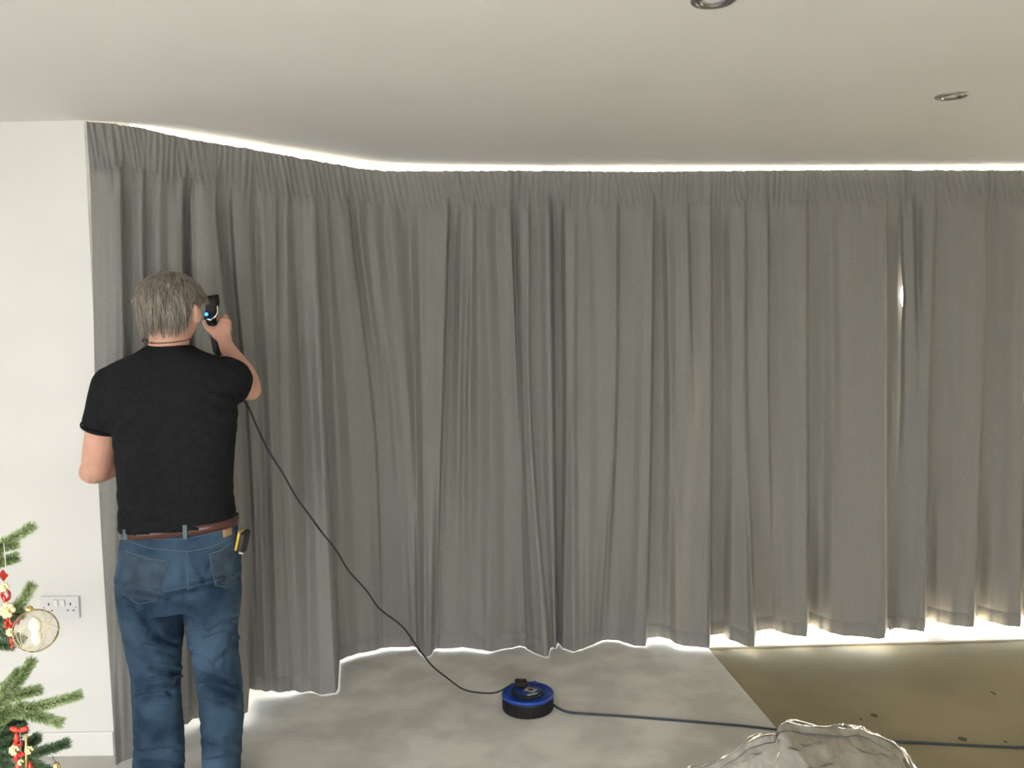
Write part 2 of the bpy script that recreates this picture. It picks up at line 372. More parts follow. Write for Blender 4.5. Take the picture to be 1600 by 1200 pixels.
def curtain(keys, loc_px, label, name='curtain', slit=0, seed=0):
    zh = lambda px: pwl(px, [(181,.02),(285,.022),(320,.025),(388,.032),(455,.016),(470,.004),(528,.004),(534,.014),(640,.012),(650,.003),(678,.004),(686,.011),(760,.011),(770,.003),(900,.003),(930,.005),(985,.007),(1006,.004),(1012,.025),(1040,.022),(1105,.012),(1112,.035),(1170,.02),(1182,.045),(1600,.05)])
    cols = []
    for i in range(len(keys)-1):
        a, b = keys[i], keys[i+1]
        wpx = max(b[0]-a[0], b[1]-a[1], b[2]-a[2]); n = max(3, int(wpx/1.6))
        for k in range(n): cols.append((i, k/n))
    cols.append((len(keys)-2, 1.0))
    vrows = [0,.006,.012,.02,.03,.04,.05,.06,.066,.072,.08,.09,.1]+[.1+.86*j/64 for j in range(1,65)]+[.965,.972,.98,.99,1.0]
    NV = len(vrows); P = []
    base_bot = [(181,3.24),(290,3.50),(390,3.78),(530,4.12),(600,4.31),(860,4.33),(1110,4.38),(1262,4.42),(1400,4.45),(1600,4.5),(1950,4.6)]
    prev_h = 0
    for (i, t) in cols:
        a, b = keys[i], keys[i+1]
        ts = t*t*(3-2*t)*.65+t*.35
        xs = [a[j]+(b[j]-a[j])*t for j in range(3)]
        ds = [a[j]+(b[j]-a[j])*ts for j in (3,4)]
        row = a[5]+(b[5]-a[5])*ts
        yh = hemdepth(xs[2], row, zh(xs[2]))
        for v in vrows:
            # column position: piecewise through the levels v=.115, .52, 1
            x0 = xs[0]+(xs[0]-xs[1])*.12 if xs[0] > 420 else (xs[0]-7 if xs[0] < 160 else xs[0]+10*(1-abs(xs[0]-300)/170) if xs[0]<420 else xs[0])
            if xs[0] <= 420 and xs[0] >= 160: x0 = xs[0]-2+14*max(0,1-abs(xs[0]-310)/160)
            px = pwc(v, [(0,x0),(.115,xs[0]),(.52,xs[1]),(1,xs[2])])
            yt = edgeY(px)+.01; yb = pwl(px, base_bot)
            ybase = yt+(yb-yt)*v
            d115 = ds[0]*FS; d52 = ds[1]*FS; dh = (yb-yh)
            f = pwc(v, [(0,0),(.05,d115*.12),(.085,d115*.7),(.16,d115),(.52,d52),(.88,d52*.25+dh*.75),(1,dh)]) if v > .05 else d115*.12*(v/.05)
            # pencil pleats of the heading, cinched at the tape line
            q = px*.42+seed
            pl = noise.noise(Vector((px*.21, seed, v*3)))*.5+noise.noise(Vector((px*.085+v*3, seed+5, 0)))*.5
            hw = 1-min(1, max(0,(v-.056)/.035))
            lean = px+ (v/.06)*(-10 if noise.noise(Vector((px*.012, 3.3, seed))) > -.05 else 2)
            ridge = abs(math.sin(lean*.34+3.2*noise.noise(Vector((lean*.03, seed, 1)))))**.8
            f += hw*(.0135*ridge*(.35+1.3*abs(noise.noise(Vector((px*.05,9,seed)))))+.003*pl)
            cinch = math.exp(-((v-.062)/.008)**2)
            f -= cinch*.004
            f += .012*math.exp(-((v-.085)/.02)**2)*(.4+abs(math.sin(px*.105+1.7*noise.noise(Vector((px*.02,seed,0))))))
            # soft secondary rumples in the drop
            m_ = min(1, max(0,(v-.08)/.1))
            f += m_*.008*noise.noise(Vector((px*.045, v*1.1, seed+2)))+m_*.0022*noise.noise(Vector((px*.14, v*1.6, seed+7)))
            f += m_*.0035*noise.noise(Vector((px*.03+v*4, v*9, seed+11)))*(1+2*max(0,v-.75)/.25)
            # knee where the drop relaxes above the hem
            if v > .973: f += .005
            elif v > .966: f -= .003
            Y = ybase-f
            if v == 0 or v <= .1:
                pt = W(px, pwl(px, topcurve)+1.2*noise.noise(Vector((px*.12,1,seed)))+ .5, yt)
                zt = pt.z
            zt_ = zt
            z = zt_+(zh(px)-zt_)*v
            z = zt_+(zh(xs[2])-zt_)*v
            xx = px
            if slit:
                g = math.exp(-(((z-1.74)/.12)**2))
                edge_t = (i == len(keys)-2 and slit > 0) or (i == 0 and slit < 0)
                if slit > 0 and px > 1402: xx = 1402+(px-1402)*(1-.84*g)
                if slit < 0 and px < 1425: xx = px+(1425-px)/18*3.6*g
            P.append(Vector((xfor(xx, Y, z), Y, z)))
        NC = len(cols)
    hb = vrows.index(.066); mb_ = vrows.index(.972)
    p0 = P[0]
    root = empty(name, (P[len(cols)//2*NV+NV-1].x, P[len(cols)//2*NV+NV-1].y, P[len(cols)//2*NV+NV-1].z), label, 'curtain')
    def part(nm, r0, r1, m):
        vs = []; fs = []; k = r1-r0+1
        for c in range(NC): vs += P[c*NV+r0:c*NV+r1+1]
        for c in range(NC-1):
            for r in range(k-1): fs.append((c*k+r, c*k+r+1, (c+1)*k+r+1, (c+1)*k+r))
        return mesh_obj(nm, vs, fs, m, root)
    part('heading', 0, hb, M['heading']); part('drop', hb, mb_, M['cloth']); part('hem', mb_, NV-1, M['hem'])
    return root
curtain(LEFT, 500, 'grey pencil-pleat curtain rounding the left bay corner, behind the standing man', seed=1.3)
curtain(MID, 1100, 'wide grey pencil-pleat curtain in the middle, light under its right half', slit=1, seed=4.1)
curtain(RIGHT, 1500, 'grey pencil-pleat curtain running out of frame on the right', slit=-1, seed=8.7)

# curtain track just behind the headings
tp = [(e.x, e.y+.075) for e in EDGE]
tk = MB()
for a, b in zip(tp, tp[1:]):
    d = Vector((b[0]-a[0], b[1]-a[1])); L = d.length
    tk.box(((a[0]+b[0])/2, (a[1]+b[1])/2+.0, 2.318), (L+.004, .012, .022), Matrix.Rotation(math.atan2(d.y,d.x),3,'Z'))
tko = tk.build('curtain_track', M['frame'], smooth=False); tag(tko, 'white curtain track following the bay behind the curtain headings', 'curtain track')

# ---------------------------------------------------------------- ceiling downlights
def downlight(px, py, label):
    c = onz(px, py, HC)
    e = empty('downlight', (c.x,c.y,HC), label, 'ceiling light', 'recessed downlights in the ceiling')
    q = Matrix.Rotation(math.pi, 3, 'X')
    MB().lathe([(.055,0),(.055,.003),(.051,.006),(.043,.006),(.040,.003),(.040,0)], c, 40, q).build('ring', M['steel'], e)
    MB().lathe([(.0395,0),(.0395,.004),(.036,.007),(.031,.006),(.0305,.001)], c, 36, q).build('tilt_ring', M['steel'], e)
    MB().lathe([(.030,0),(.030,.002),(.014,.0035),(.001,.004)], c, 28, q).build('lamp', M['lampglass'], e)
downlight(1115, -1, 'recessed nickel downlight cut off by the top of the photo')
downlight(1487, 149.5, 'recessed nickel downlight in the ceiling nearer the right curtain')

# ---------------------------------------------------------------- double socket on the left wall
sc = W(95.5, 948, YL); sc.y = YL
e = empty('wall_socket', (sc.x, YL, sc.z), 'white double switched wall socket, low on the left wall', 'socket')
bevel(MB().box((sc.x, YL-.005, sc.z), (.146, .010, .086)).build('plate', M['socket'], e, smooth=False), .003)
for s in (-1, 1):
    bevel(MB().box((sc.x+s*.013, YL-.0125, sc.z+.018), (.017, .006, .026), Matrix.Rotation(R(7),3,'X')).build('switch', M['skirt'], e, smooth=False), .0015)
    h = MB(); cx = sc.x+s*.041
    h.box((cx, YL-.0104, sc.z+.013), (.0045, .0012, .010)); h.box((cx-.011, YL-.0104, sc.z-.011), (.0075, .0012, .004)); h.box((cx+.011, YL-.0104, sc.z-.011), (.0075, .0012, .004))
    h.build('socket_outlet', M['dark'], e, smooth=False)
    MB().lathe([(.003,0),(.003,.001),(.001,.0015)], (sc.x+s*.060, YL-.0101, sc.z), 12, Matrix.Rotation(R(90),3,'X')).build('screw', M['steel'], e)

# ---------------------------------------------------------------- cable reel
rc = onz(825, 1107, 0)
RR = 40.5/F*rc.y*1.03
e = empty('cable_reel', (rc.x,rc.y,0), 'round blue and black cable reel lying on the carpet', 'cable reel')
rm = MB(); n = 96; rr = []
for (r, z) in [(RR*.96,.002),(RR*.985,.006),(RR*.99,.05),(RR*.97,.058)]:
    rr.append([Vector((rc.x+(r-(0.0018 if k%2 and .004<z<.055 else 0))*math.cos(2*math.pi*k/n), rc.y+(r-(0.0018 if k%2 and .004<z<.055 else 0))*math.sin(2*math.pi*k/n), z)) for k in range(n)])
rm.rings(rr); rm.build('drum', M['blackplastic'], e, smooth=False)
MB().lathe([(RR*.96,.056),(RR*1.0,.058),(RR*1.0,.068),(RR*.97,.0725),(RR*.93,.0725),(RR*.90,.069),(RR*.63,.069)], (rc.x,rc.y,0), 64).build('flange', M['blue'], e)
MB().lathe([(RR*.63,.066),(RR*.63,.077),(RR*.59,.081),(RR*.4,.081),(.001,.081)], (rc.x,rc.y,0), 48).build('socket_hub', M['blackplastic'], e)
MB().lathe([(RR*.54,.0808),(RR*.54,.0815),(RR*.5,.0818),(.001,.0818)], (rc.x,rc.y,0), 48).build('hub_face', mat('blue_hub', (.006,.035,.18), .4), e)
lab = MB(); lab.box((rc.x+.012, rc.y-.002, .0822), (.05,.036,.0015), Matrix.Rotation(R(-28),3,'Z')); lab.build('label_plate', M['greylabel'], e, smooth=False)
MB().box((rc.x+.012, rc.y-.002, .0833), (.022,.018,.001), Matrix.Rotation(R(-28),3,'Z')).build('socket_face', M['dark'], e, smooth=False)
MB().box((rc.x+.018, rc.y-.046, .0815), (.045,.012,.004), Matrix.Rotation(R(25),3,'Z')).build('carry_lip', M['greylabel'], e, smooth=False)
kn = MB().lathe([(.012,.068),(.012,.080),(.009,.083),(.001,.083)], (rc.x+RR*.28, rc.y+RR*.72, 0), 20).build('winding_knob', M['blue'], e)
bx = MB().box((rc.x+RR*.8, rc.y-.05, .0735), (.01,.006,.003)).build('latch', M['dark'], e, smooth=False)
cbl = [Vector((rc.x+RR*.9, rc.y+.0, .02)), onz(885,1112,.008), onz(930,1116,.005), onz(1000,1121,.005), onz(1100,1129,.005), onz(1160,1134,.005), onz(1212,1140,.005), onz(1290,1150,-.006), onz(1370,1157,-.006), onz(1450,1161,-.006), onz(1530,1165,-.006), onz(1600,1168,-.006), onz(1700,1172,-.006), onz(1850,1172,-.006)]
MB().tube(smooth_pts(cbl, 8), .0048, 8).build('supply_cable', M['navycable'], e)

# ---------------------------------------------------------------- the man
PY = 2.85
def P3(px, row, dy=0): return W(px, row, PY+dy)
SC = PY/F                                     # metres per pixel at his depth
PS = CM.to_3x3()
man = empty('person', (P3(290,900).x, PY, 0), 'man seen from behind in black t-shirt and blue jeans, right hand raised to curtain', 'person')

M['skin'] = noisy(mat('skin', rough=.5, Subsurface_Weight=.08), ((.53,.285,.205),(.62,.36,.27)), 14, lo=.3, hi=.7)
M['shirt'] = noisy(mat('black_cotton', rough=.95, Specular_IOR_Level=.12), ((.0085,.0095,.0105),(.0135,.0145,.016)), 60, bump=.15, bscale=500, bdist=.001)
M['denim'] = mat('denim', rough=.9, Specular_IOR_Level=.2)
nt = M['denim'].node_tree; N = nt.nodes; L = nt.links; b = N['Principled BSDF']
tc = N.new('ShaderNodeTexCoord'); n1 = N.new('ShaderNodeTexNoise'); n1.inputs['Scale'].default_value = 7; n1.inputs['Detail'].default_value = 5
L.new(tc.outputs['Object'], n1.inputs['Vector'])
cr = N.new('ShaderNodeValToRGB'); el = cr.color_ramp.elements
el[0].position = .36; el[0].color = (.011,.028,.055,1); el[1].position = .66; el[1].color = (.048,.090,.145,1)
L.new(n1.outputs['Fac'], cr.inputs[0])
mp = N.new('ShaderNodeMapping'); mp.inputs['Scale'].default_value = (700,700,220); mp.inputs['Rotation'].default_value = (0,R(30),0); L.new(tc.outputs['Object'], mp.inputs[0])
n2 = N.new('ShaderNodeTexNoise'); n2.inputs['Scale'].default_value = 1; L.new(mp.outputs[0], n2.inputs['Vector'])
mx = N.new('ShaderNodeMixRGB'); mx.blend_type = 'OVERLAY'; mx.inputs[0].default_value = .35
L.new(cr.outputs[0], mx.inputs[1]); L.new(n2.outputs['Fac'], mx.inputs[2]); L.new(mx.outputs[0], b.inputs['Base Color'])
M['denimdark'] = noisy(mat('denim_pocket', rough=.85), ((.016,.034,.058),(.034,.062,.095)), 25)
M['stitch'] = mat('denim_seam', (.085,.125,.16), .8)
M['leather'] = mat('brown_leather', (.065,.022,.016), .3)
M['patch'] = mat('leather_patch', (.30,.19,.10), .6)

def ring_outline(row, xl, xr, dyc, dback, dfront, n=40, ex=2.4, tilt=0):
    """super-ellipse section between two outline columns"""
    c = P3((xl+xr)/2, row, dyc); hw = (xr-xl)/2*SC; out = []
    for k in range(n):
        t = 2*math.pi*k/n; ct, st = math.cos(t), math.sin(t)
        rx = abs(ct)**(2/ex)*(1 if ct > 0 else -1); ry = abs(st)**(2/ex)*(1 if st > 0 else -1)
        hy = dfront if st > 0 else dback
        out.append(Vector((c.x+hw*rx, c.y+hy*ry, c.z+tilt*hw*rx)))
    return out

# ---- joints
shL = P3(178, 598, .01); elL = P3(151, 733, .05); wrL = P3(214, 712, .225)
shR = P3(350, 592, .02)
elR = W(391, 609, PY+.17); wrR = W(355, 543, PY+.30); hR = W(346, 516, PY+.335)
# ---- body
B = MB()
headc = P3(269, 482, .03)
hrot = Matrix.Rotation(R(-14), 3, 'Z') @ Matrix.Rotation(R(-4), 3, 'X')
def H(v): return headc + hrot @ Vector(v)      # local head frame: +y is the face direction
B.ell(H((0,-.012,.022)), (.077,.095,.088), hrot, 28, 20)
B.ell(H((0,.028,-.030)), (.062,.070,.085), hrot, 24, 16)      # face / jaw
B.ell(H((0,.060,-.085)), (.030,.030,.022), hrot)              # chin
B.ell(H((0,.094,-.018)), (.011,.017,.022), hrot, 12, 8)       # nose
B.ell(H((0,.105,-.030)), (.015,.012,.009), hrot, 12, 8)
B.ell(H((0,.090,.015)), (.045,.012,.008), hrot, 12, 8)        # brow
B.ell(H((0,.088,-.056)), (.022,.010,.005), hrot, 12, 8); B.ell(H((0,.087,-.066)), (.019,.010,.006), hrot, 12, 8)
for s in (-1, 1):
    B.ell(H((s*.030,.078,-.004)), (.013,.010,.008), hrot, 12, 8)
    er = hrot @ Matrix.Rotation(R(-s*24), 3, 'Z') @ Matrix.Rotation(R(10), 3, 'X')
    B.ell(H((s*.092,-.004,-.020)), (.008,.020,.033), er, 14, 10)
    B.ell(H((s*.099,-.016,-.012)), (.005,.010,.026), er, 12, 8)
B.tube([P3(264,575,.03), P3(263,548,.026), P3(266,515,.03), H((0,0,-.04))], [.063,.063,.064,.06], 20)
# torso core under the shirt
rows = [(566,226,296,.05,.06),(575,190,335,.07,.08),(600,172,350,.085,.10),(660,190,352,.09,.11),(740,202,350,.085,.11),(800,204,352,.09,.11),(860,200,362,.10,.10),(915,200,362,.105,.09)]
B.rings([ring_outline(r,a,b_,.03,db,df,32) for r,a,b_,db,df in rows])
B.ell(shL, (.055,.06,.055)); B.ell(shR, (.048,.05,.048))
# arms
B.tube(smooth_pts([shL, shL.lerp(elL,.5)+Vector((-.006,0,0)), elL],4), [.050,.051,.052,.053,.053,.053,.0525,.051,.047], 18, round_ends=True)
B.tube(smooth_pts([elL+Vector((-.008,-.004,-.004)), elL.lerp(wrL,.35)+Vector((0,0,-.002)), wrL],4), [.046,.047,.047,.045,.042,.038,.034,.030,.028], 18, round_ends=True)
B.ell(P3(140,738,.045), (.034,.034,.036))
B.tube(smooth_pts([shR, shR.lerp(elR,.5), elR],4), [.044,.044,.044,.044,.044,.043,.042,.041,.038], 18, round_ends=True)
B.tube(smooth_pts([elR, elR.lerp(wrR,.4)+Vector((.006,0,.004)), wrR, hR],4), [.038,.040,.0415,.041,.039,.036,.033,.030,.0275,.025,.0245,.025,.026], 18, round_ends=True)
# legs and bare feet inside / below the jeans
def legchain(pts): B.tube([P3(*p[:3]) for p in pts], [p[3] for p in pts], 18)
legchain([(238,900,.02,.085),(238,980,.02,.066),(244,1080,.004,.047),(247,1150,.0,.046),(250,1215,.015,.042),(250,1250,.02,.036)])
legchain([(330,900,.02,.085),(331,980,.02,.066),(345,1080,.004,.047),(347,1150,.0,.046),(348,1215,.015,.042),(348,1250,.02,.036)])
def foot(px, yaw):
    a = P3(px,1250,.02); rz = Matrix.Rotation(R(yaw),3,'Z')
    def f(v): return Vector((a.x,a.y,0))+rz @ Vector(v)
    B.tube([f((0,-.045,.034)), f((0,0,.045)), f((0,.07,.040)), f((0,.13,.026)), f((.0,.175,.018))], [.032,.038,.036,.030,.018], 16, round_ends=True)
    B.ell(f((0,.13,.018)), (.046,.045,.016))
    for k in range(5):
        x = (-.034+.017*k)*(1 if yaw < 0 else -1)
        B.tube([f((x,.15,.014)), f((x*1.05,.19-.008*k,.013))], [.011 if k == 0 else .008]*2, 10, round_ends=True)
    B.tube([a, f((0,0,.06))], [.036,.038], 16)
foot(250, 8); foot(348, -12)
# left hand (in front of him, pinching the curtain edge)
def finger(pts, r0=.0092):
    pts = [Vector(p) for p in pts]; n = len(pts)
    B.tube(smooth_pts(pts,4), [r0*(1-.22*k/(4*(n-1))) for k in range(4*(n-1)+1)], 12, round_ends=True)
dirL = Vector((.55,.80,.12)).normalized(); palmL = wrL+dirL*.075
B.tube([wrL, wrL+dirL*.03, palmL, palmL+dirL*.02], [.026,.031,.036,.030], 16, flat=.5, up=(0,0,1))
sideL = Vector((0,0,1))
for k, (off, ln) in enumerate(((.028,.068),(.010,.078),(-.009,.072),(-.027,.058))):
    b0 = palmL+sideL*off; d1 = dirL; dn = Vector((.75,-.2,-.2)).normalized()
    finger([b0, b0+d1*ln*.5, b0+d1*ln*.8+dn*ln*.25, b0+d1*ln*.85+dn*ln*.55], .0088)
finger([wrL+dirL*.02+sideL*.02, wrL+dirL*.055+sideL*.052, wrL+dirL*.09+sideL*.055+Vector((.02,0,0))], .0105)
# right hand round the handle of the steamer
HY = PY+.34
def Q(px, row, dy=0): return W(px, row, HY+dy)
B.tube([wrR, Q(350,527,-.010), Q(350,512,.0), Q(352,500,.012)], [.0265,.031,.034,.026], 18, flat=.62, up=(.8,-.25,0.6))
B.tube([Q(345,526,-.01), Q(336,520,-.014), Q(330,514,-.014)], [.022,.019,.013], 14, round_ends=True)
fk = [(354,497,352,493,.0095),(358,505,356,503,.0095),(359,514,357,513,.009),(357,523,355,524,.008)]
for k, (x0, r0, x1, r1, rad) in enumerate(fk):
    finger([Q(348,r0+3,.01), Q(x0,r0,.018), Q(x1,r1+1,.050), Q(x1-10,r1+4,.066), Q(x1-21,r1+8,.058), Q(x1-26,r1+9,.040)], rad)
finger([Q(338,522,-.012), Q(327,516,-.018), Q(321,508,-.012), Q(319,502,.0)], .0105)
bodyme = fuse(B, .0042, 5, .5)
body = mesh_link(bodyme, 'body', M['skin'], man)
# eyes
for s in (-1, 1):
    MB().ell(H((s*.030,.084,-.003)), (.011,.009,.0075), hrot, 16, 12).build('eye', mat('eye_white', (.8,.78,.75), .2), man)

def wrinkle(me, fn):
    n = len(me.vertices); co = np.empty(n*3); me.vertices.foreach_get('co', co); co = co.reshape(-1,3)
    no = np.empty(n*3); me.vertices.foreach_get('normal', no); no = no.reshape(-1,3)
    d = np.array([fn(co[i], no[i]) for i in range(n)])
    co += no*d[:,None]; me.vertices.foreach_set('co', co.ravel()); me.update()

# ---- t-shirt
S = MB()
rows = [(540,230,298,.02,.066,.07),(545,225,303,.02,.074,.078),(552,212,318,.02,.084,.088),(561,190,345,.02,.094,.098),(572,169,361,.02,.10,.11),(590,165,366,.02,.112,.125),
        (620,166,369,.02,.118,.135),(660,177,368,.02,.118,.14),(700,183,364,.02,.115,.14),(740,186,362,.02,.112,.14),(780,188,362,.02,.112,.14),(806,188,365,.02,.117,.14),(822,188,368,.02,.12,.14)]
S.rings([ring_outline(r,a,b_,dc,db,df,48,2.5,.0 if r < 780 else .06*(r-780)/40) for r,a,b_,dc,db,df in rows])
slL = elL.lerp(shL, .49)
S.tube(smooth_pts([shL+Vector((.02,0,.012)), shL+Vector((-.012,0,-.03)), slL+Vector((-.008,0,.0))],5), [.052,.059,.064,.067,.069,.067,.066,.066,.066,.066,.066], 24)
slR = shR.lerp(elR, .57)
S.tube(smooth_pts([shR+Vector((-.02,0,.015)), shR+Vector((.02,.03,-.002)), shR.lerp(elR,.45)+Vector((-.010,0,-.006)), slR+Vector((-.016,.0,-.012))],4), [.064,.067,.066,.064,.063,.061,.060,.058,.057,.056,.055,.055,.054], 24, round_ends=False)
sm = fuse(S, .0065, 16, .5)
# open the sleeve ends, neck and hem by removing the flat caps
def cut(me, tests):
    bm = bmesh.new(); bm.from_mesh(me)
    kill = [f for f in bm.faces if any(t(f.calc_center_median(), f.normal) for t in tests)]
    bmesh.ops.delete(bm, geom=kill, context='FACES'); bm.to_mesh(me); bm.free()
dL = (slL-shL).normalized(); dR = (slR-shR.lerp(elR,.45)).normalized()
zh_ = P3(280,816).z
def shirt_w(c, n):
    x, y, z = c
    d = .0035*noise.noise(Vector((x*9, y*9, z*5)))
    # drag folds near the waist and round the armpits
    low = max(0, 1-abs(z-1.05)/.14)
    d += .006*low*noise.noise(Vector((x*6+z*14, y*6, z*34)))
    arm = math.exp(-((Vector(c)-P3(365,640,-.05)).length/.12)**2)
    d += .007*arm*math.sin((x*.7+z)*120)*.6
    arm = math.exp(-((Vector(c)-P3(185,660,-.05)).length/.10)**2)
    d += .005*arm*math.sin((z-x*.8)*110)*.6
    sp = math.exp(-((x-P3(262,600).x)/.03)**2)*(1 if y < PY else 0)*max(0,min(1,(z-1.0)/.2))
    d -= .006*sp
    return d
wrinkle(sm, shirt_w)
cut(sm, [lambda c, n: n.dot(dL) > .8 and (c-slL).length < .06, lambda c, n: n.dot(dR) > .8 and (c-slR).length < .055,
         lambda c, n: n.z < -.55 and c.z < zh_+.03])
shirt = mesh_link(sm, 't_shirt', M['shirt'], man)
so = shirt.modifiers.new('thick', 'SOLIDIFY'); so.thickness = .003; so.offset = 0
# rolled sleeve hem and collar rib
sleeve = MB()
def hoop(c, ax, r, rt, flat=1.0, n=40):
    u = ax.orthogonal().normalized(); v = ax.cross(u); rings = []
    for k in range(n):
        t = 2*math.pi*k/n; dd = u*math.cos(t)+v*math.sin(t)*flat
        rings.append([c+dd*(r+rt*math.cos(a))+ax*(rt*1.8*math.sin(a)) for a in [2*math.pi*j/8 for j in range(8)]])
    vs = [p for r_ in rings for p in r_]; fs = [(i*8+j, i*8+(j+1)%8, ((i+1)%n)*8+(j+1)%8, ((i+1)%n)*8+j) for i in range(n) for j in range(8)]
    return vs, fs
MB().add(*hoop(slL+Vector((-.008,0,-.001)), dL, .066, .0035)).build('sleeve_hem', M['shirt'], shirt)
MB().add(*hoop(slR+Vector((-.014,0,-.012)), dR, .052, .0035)).build('sleeve_hem', M['shirt'], shirt)
col = []
for k in range(49):
    t = 2*math.pi*k/48
    c = P3(264, 541, .018)
    col.append(Vector((c.x+.078*math.cos(t), c.y+.062*math.sin(t), c.z-.012+.006*math.sin(t)*-1+.004*abs(math.cos(t)))))
MB().tube(col, .006, 8, up=(0,0,1)).build('collar', M['shirt'], shirt)
# thin cord round the neck
nk = []
for k in range(41):
    t = math.pi+math.pi*k/40
    c = P3(262, 541, .012)
    nk.append(Vector((c.x+.078*math.cos(t), c.y+.068*math.sin(t), c.z+.014-.013*abs(math.sin(t))+.010)))
neck = MB().tube(nk, .0016, 6).build('necklace', mat('dark_red_cord', (.10,.02,.018), .6), man)
MB().ell(nk[16]+Vector((0,-.003,.001)), (.005,.004,.003)).build('clasp', mat('clasp_metal', (.1,.03,.03), .4), neck)

# ---- jeans
J = MB()
rows = [(812,194,370,.02,.10,.10),(835,190,372,.02,.112,.105),(865,187,375,.02,.125,.11),(900,184,377,.02,.132,.11),(930,186,376,.02,.130,.11),(945,190,374,.02,.12,.105)]
J.rings([ring_outline(r,a,b_,dc,db,df,48,2.6,.07) for r,a,b_,dc,db,df in rows])
lr = [(895,186,280,.015,.125,.10),(930,187,283,.015,.122,.10),(960,190,284,.015,.108,.10),(990,196,285,.015,.098,.095),(1020,203,282,.012,.09,.09),(1050,207,281,.008,.083,.085),(1080,208,281,.004,.080,.08),(1120,209,284,.004,.078,.075),(1160,210,286,.01,.075,.072),(1200,209,288,.018,.074,.07),(1232,206,291,.022,.075,.075),(1252,204,293,.025,.078,.08)]
J.rings([ring_outline(r,a,b_,dc,db,df,36,2.3) for r,a,b_,dc,db,df in lr])
rr_ = [(895,286,376,.015,.125,.10),(930,288,376,.015,.122,.10),(960,290,373,.015,.108,.10),(990,295,371,.015,.098,.095),(1020,302,371,.012,.09,.09),(1050,308,374,.008,.083,.085),(1080,312,377,.004,.080,.08),(1120,315,379,.004,.078,.075),(1160,317,377,.01,.075,.072),(1200,319,374,.018,.074,.07),(1232,318,376,.022,.075,.075),(1252,317,378,.025,.078,.08)]
J.rings([ring_outline(r,a,b_,dc,db,df,36,2.3) for r,a,b_,dc,db,df in rr_])
jm = fuse(J, .0047, 5, .5)
# wrinkle strokes: (row0,col0,row1,col1,width px,depth m)
strokes = [(925,215,935,262,4,.006),(928,262,922,300,4,.006),(922,300,912,350,4,.006),(912,345,900,372,4,.005),(935,196,985,235,5,.005),(950,300,975,330,5,.004),
 (985,330,965,368,5,.005),(1000,318,985,360,5,.004),(992,232,1005,275,5,.004),(1010,225,1022,272,6,.004),(1045,236,1050,280,5,.006),(1060,240,1052,278,4,.004),(1075,232,1068,270,4,.004),
 (1090,214,1082,268,5,.006),(1082,268,1062,283,4,.005),(1098,218,1100,262,4,.003),(1070,314,1085,366,5,.006),(1052,312,1066,360,5,.004),(1095,318,1105,370,5,.003),(1020,300,1040,335,5,.005),(1035,338,1005,370,6,.005),
 (1175,222,1170,280,5,.003),(1190,225,1196,284,5,.003),(1165,325,1175,370,5,.003),(1190,322,1180,372,5,.003),(870,300,905,318,5,.003),(880,330,915,316,6,.003),(960,222,1000,252,7,.004),(1040,352,975,368,5,.003)]
def to_px(c):
    l = CI @ (Vector(c)-CO); return 800-F*l.x/l.z, 600+F*l.y/l.z
def jean_w(c, n):
    d = .004*noise.noise(Vector((c[0]*11, c[1]*8, c[2]*8)))+.0028*noise.noise(Vector((c[0]*16+5, c[1]*12, c[2]*42)))
    if n[1] < .25:
        x, r = to_px(c)
        for (r0,x0,r1,x1,wd,dp) in strokes:
            vx, vr = x1-x0, r1-r0; L2 = vx*vx+vr*vr; t = ((x-x0)*vx+(r-r0)*vr)/L2
            tt = min(1,max(0,t)); ddx = x-(x0+vx*tt); ddr = r-(r0+vr*tt); wd *= .8; q = (ddx*ddx+ddr*ddr)/(wd*wd)
            if q < 14:
                e_ = math.exp(-q); d -= dp*e_*2.7
                q2 = (ddx*ddx+(ddr+wd*1.7)**2)/(wd*wd*1.3); d += dp*1.9*math.exp(-q2)
        # seat split
        if r < 935: d -= .007*math.exp(-((x-289)/5)**2)*min(1,max(0,(r-850)/50))
    return d
wrinkle(jm, jean_w)
zj = P3(280,1246).z
cut(jm, [lambda c, n: n.z < -.7 and c.z < zj, lambda c, n: n.z > .75 and c.z > P3(280,832).z and (c.x-P3(282,830).x)**2+(c.y-PY-.02)**2 < .0055])
jeans = mesh_link(jm, 'jeans', M['denim'], man)
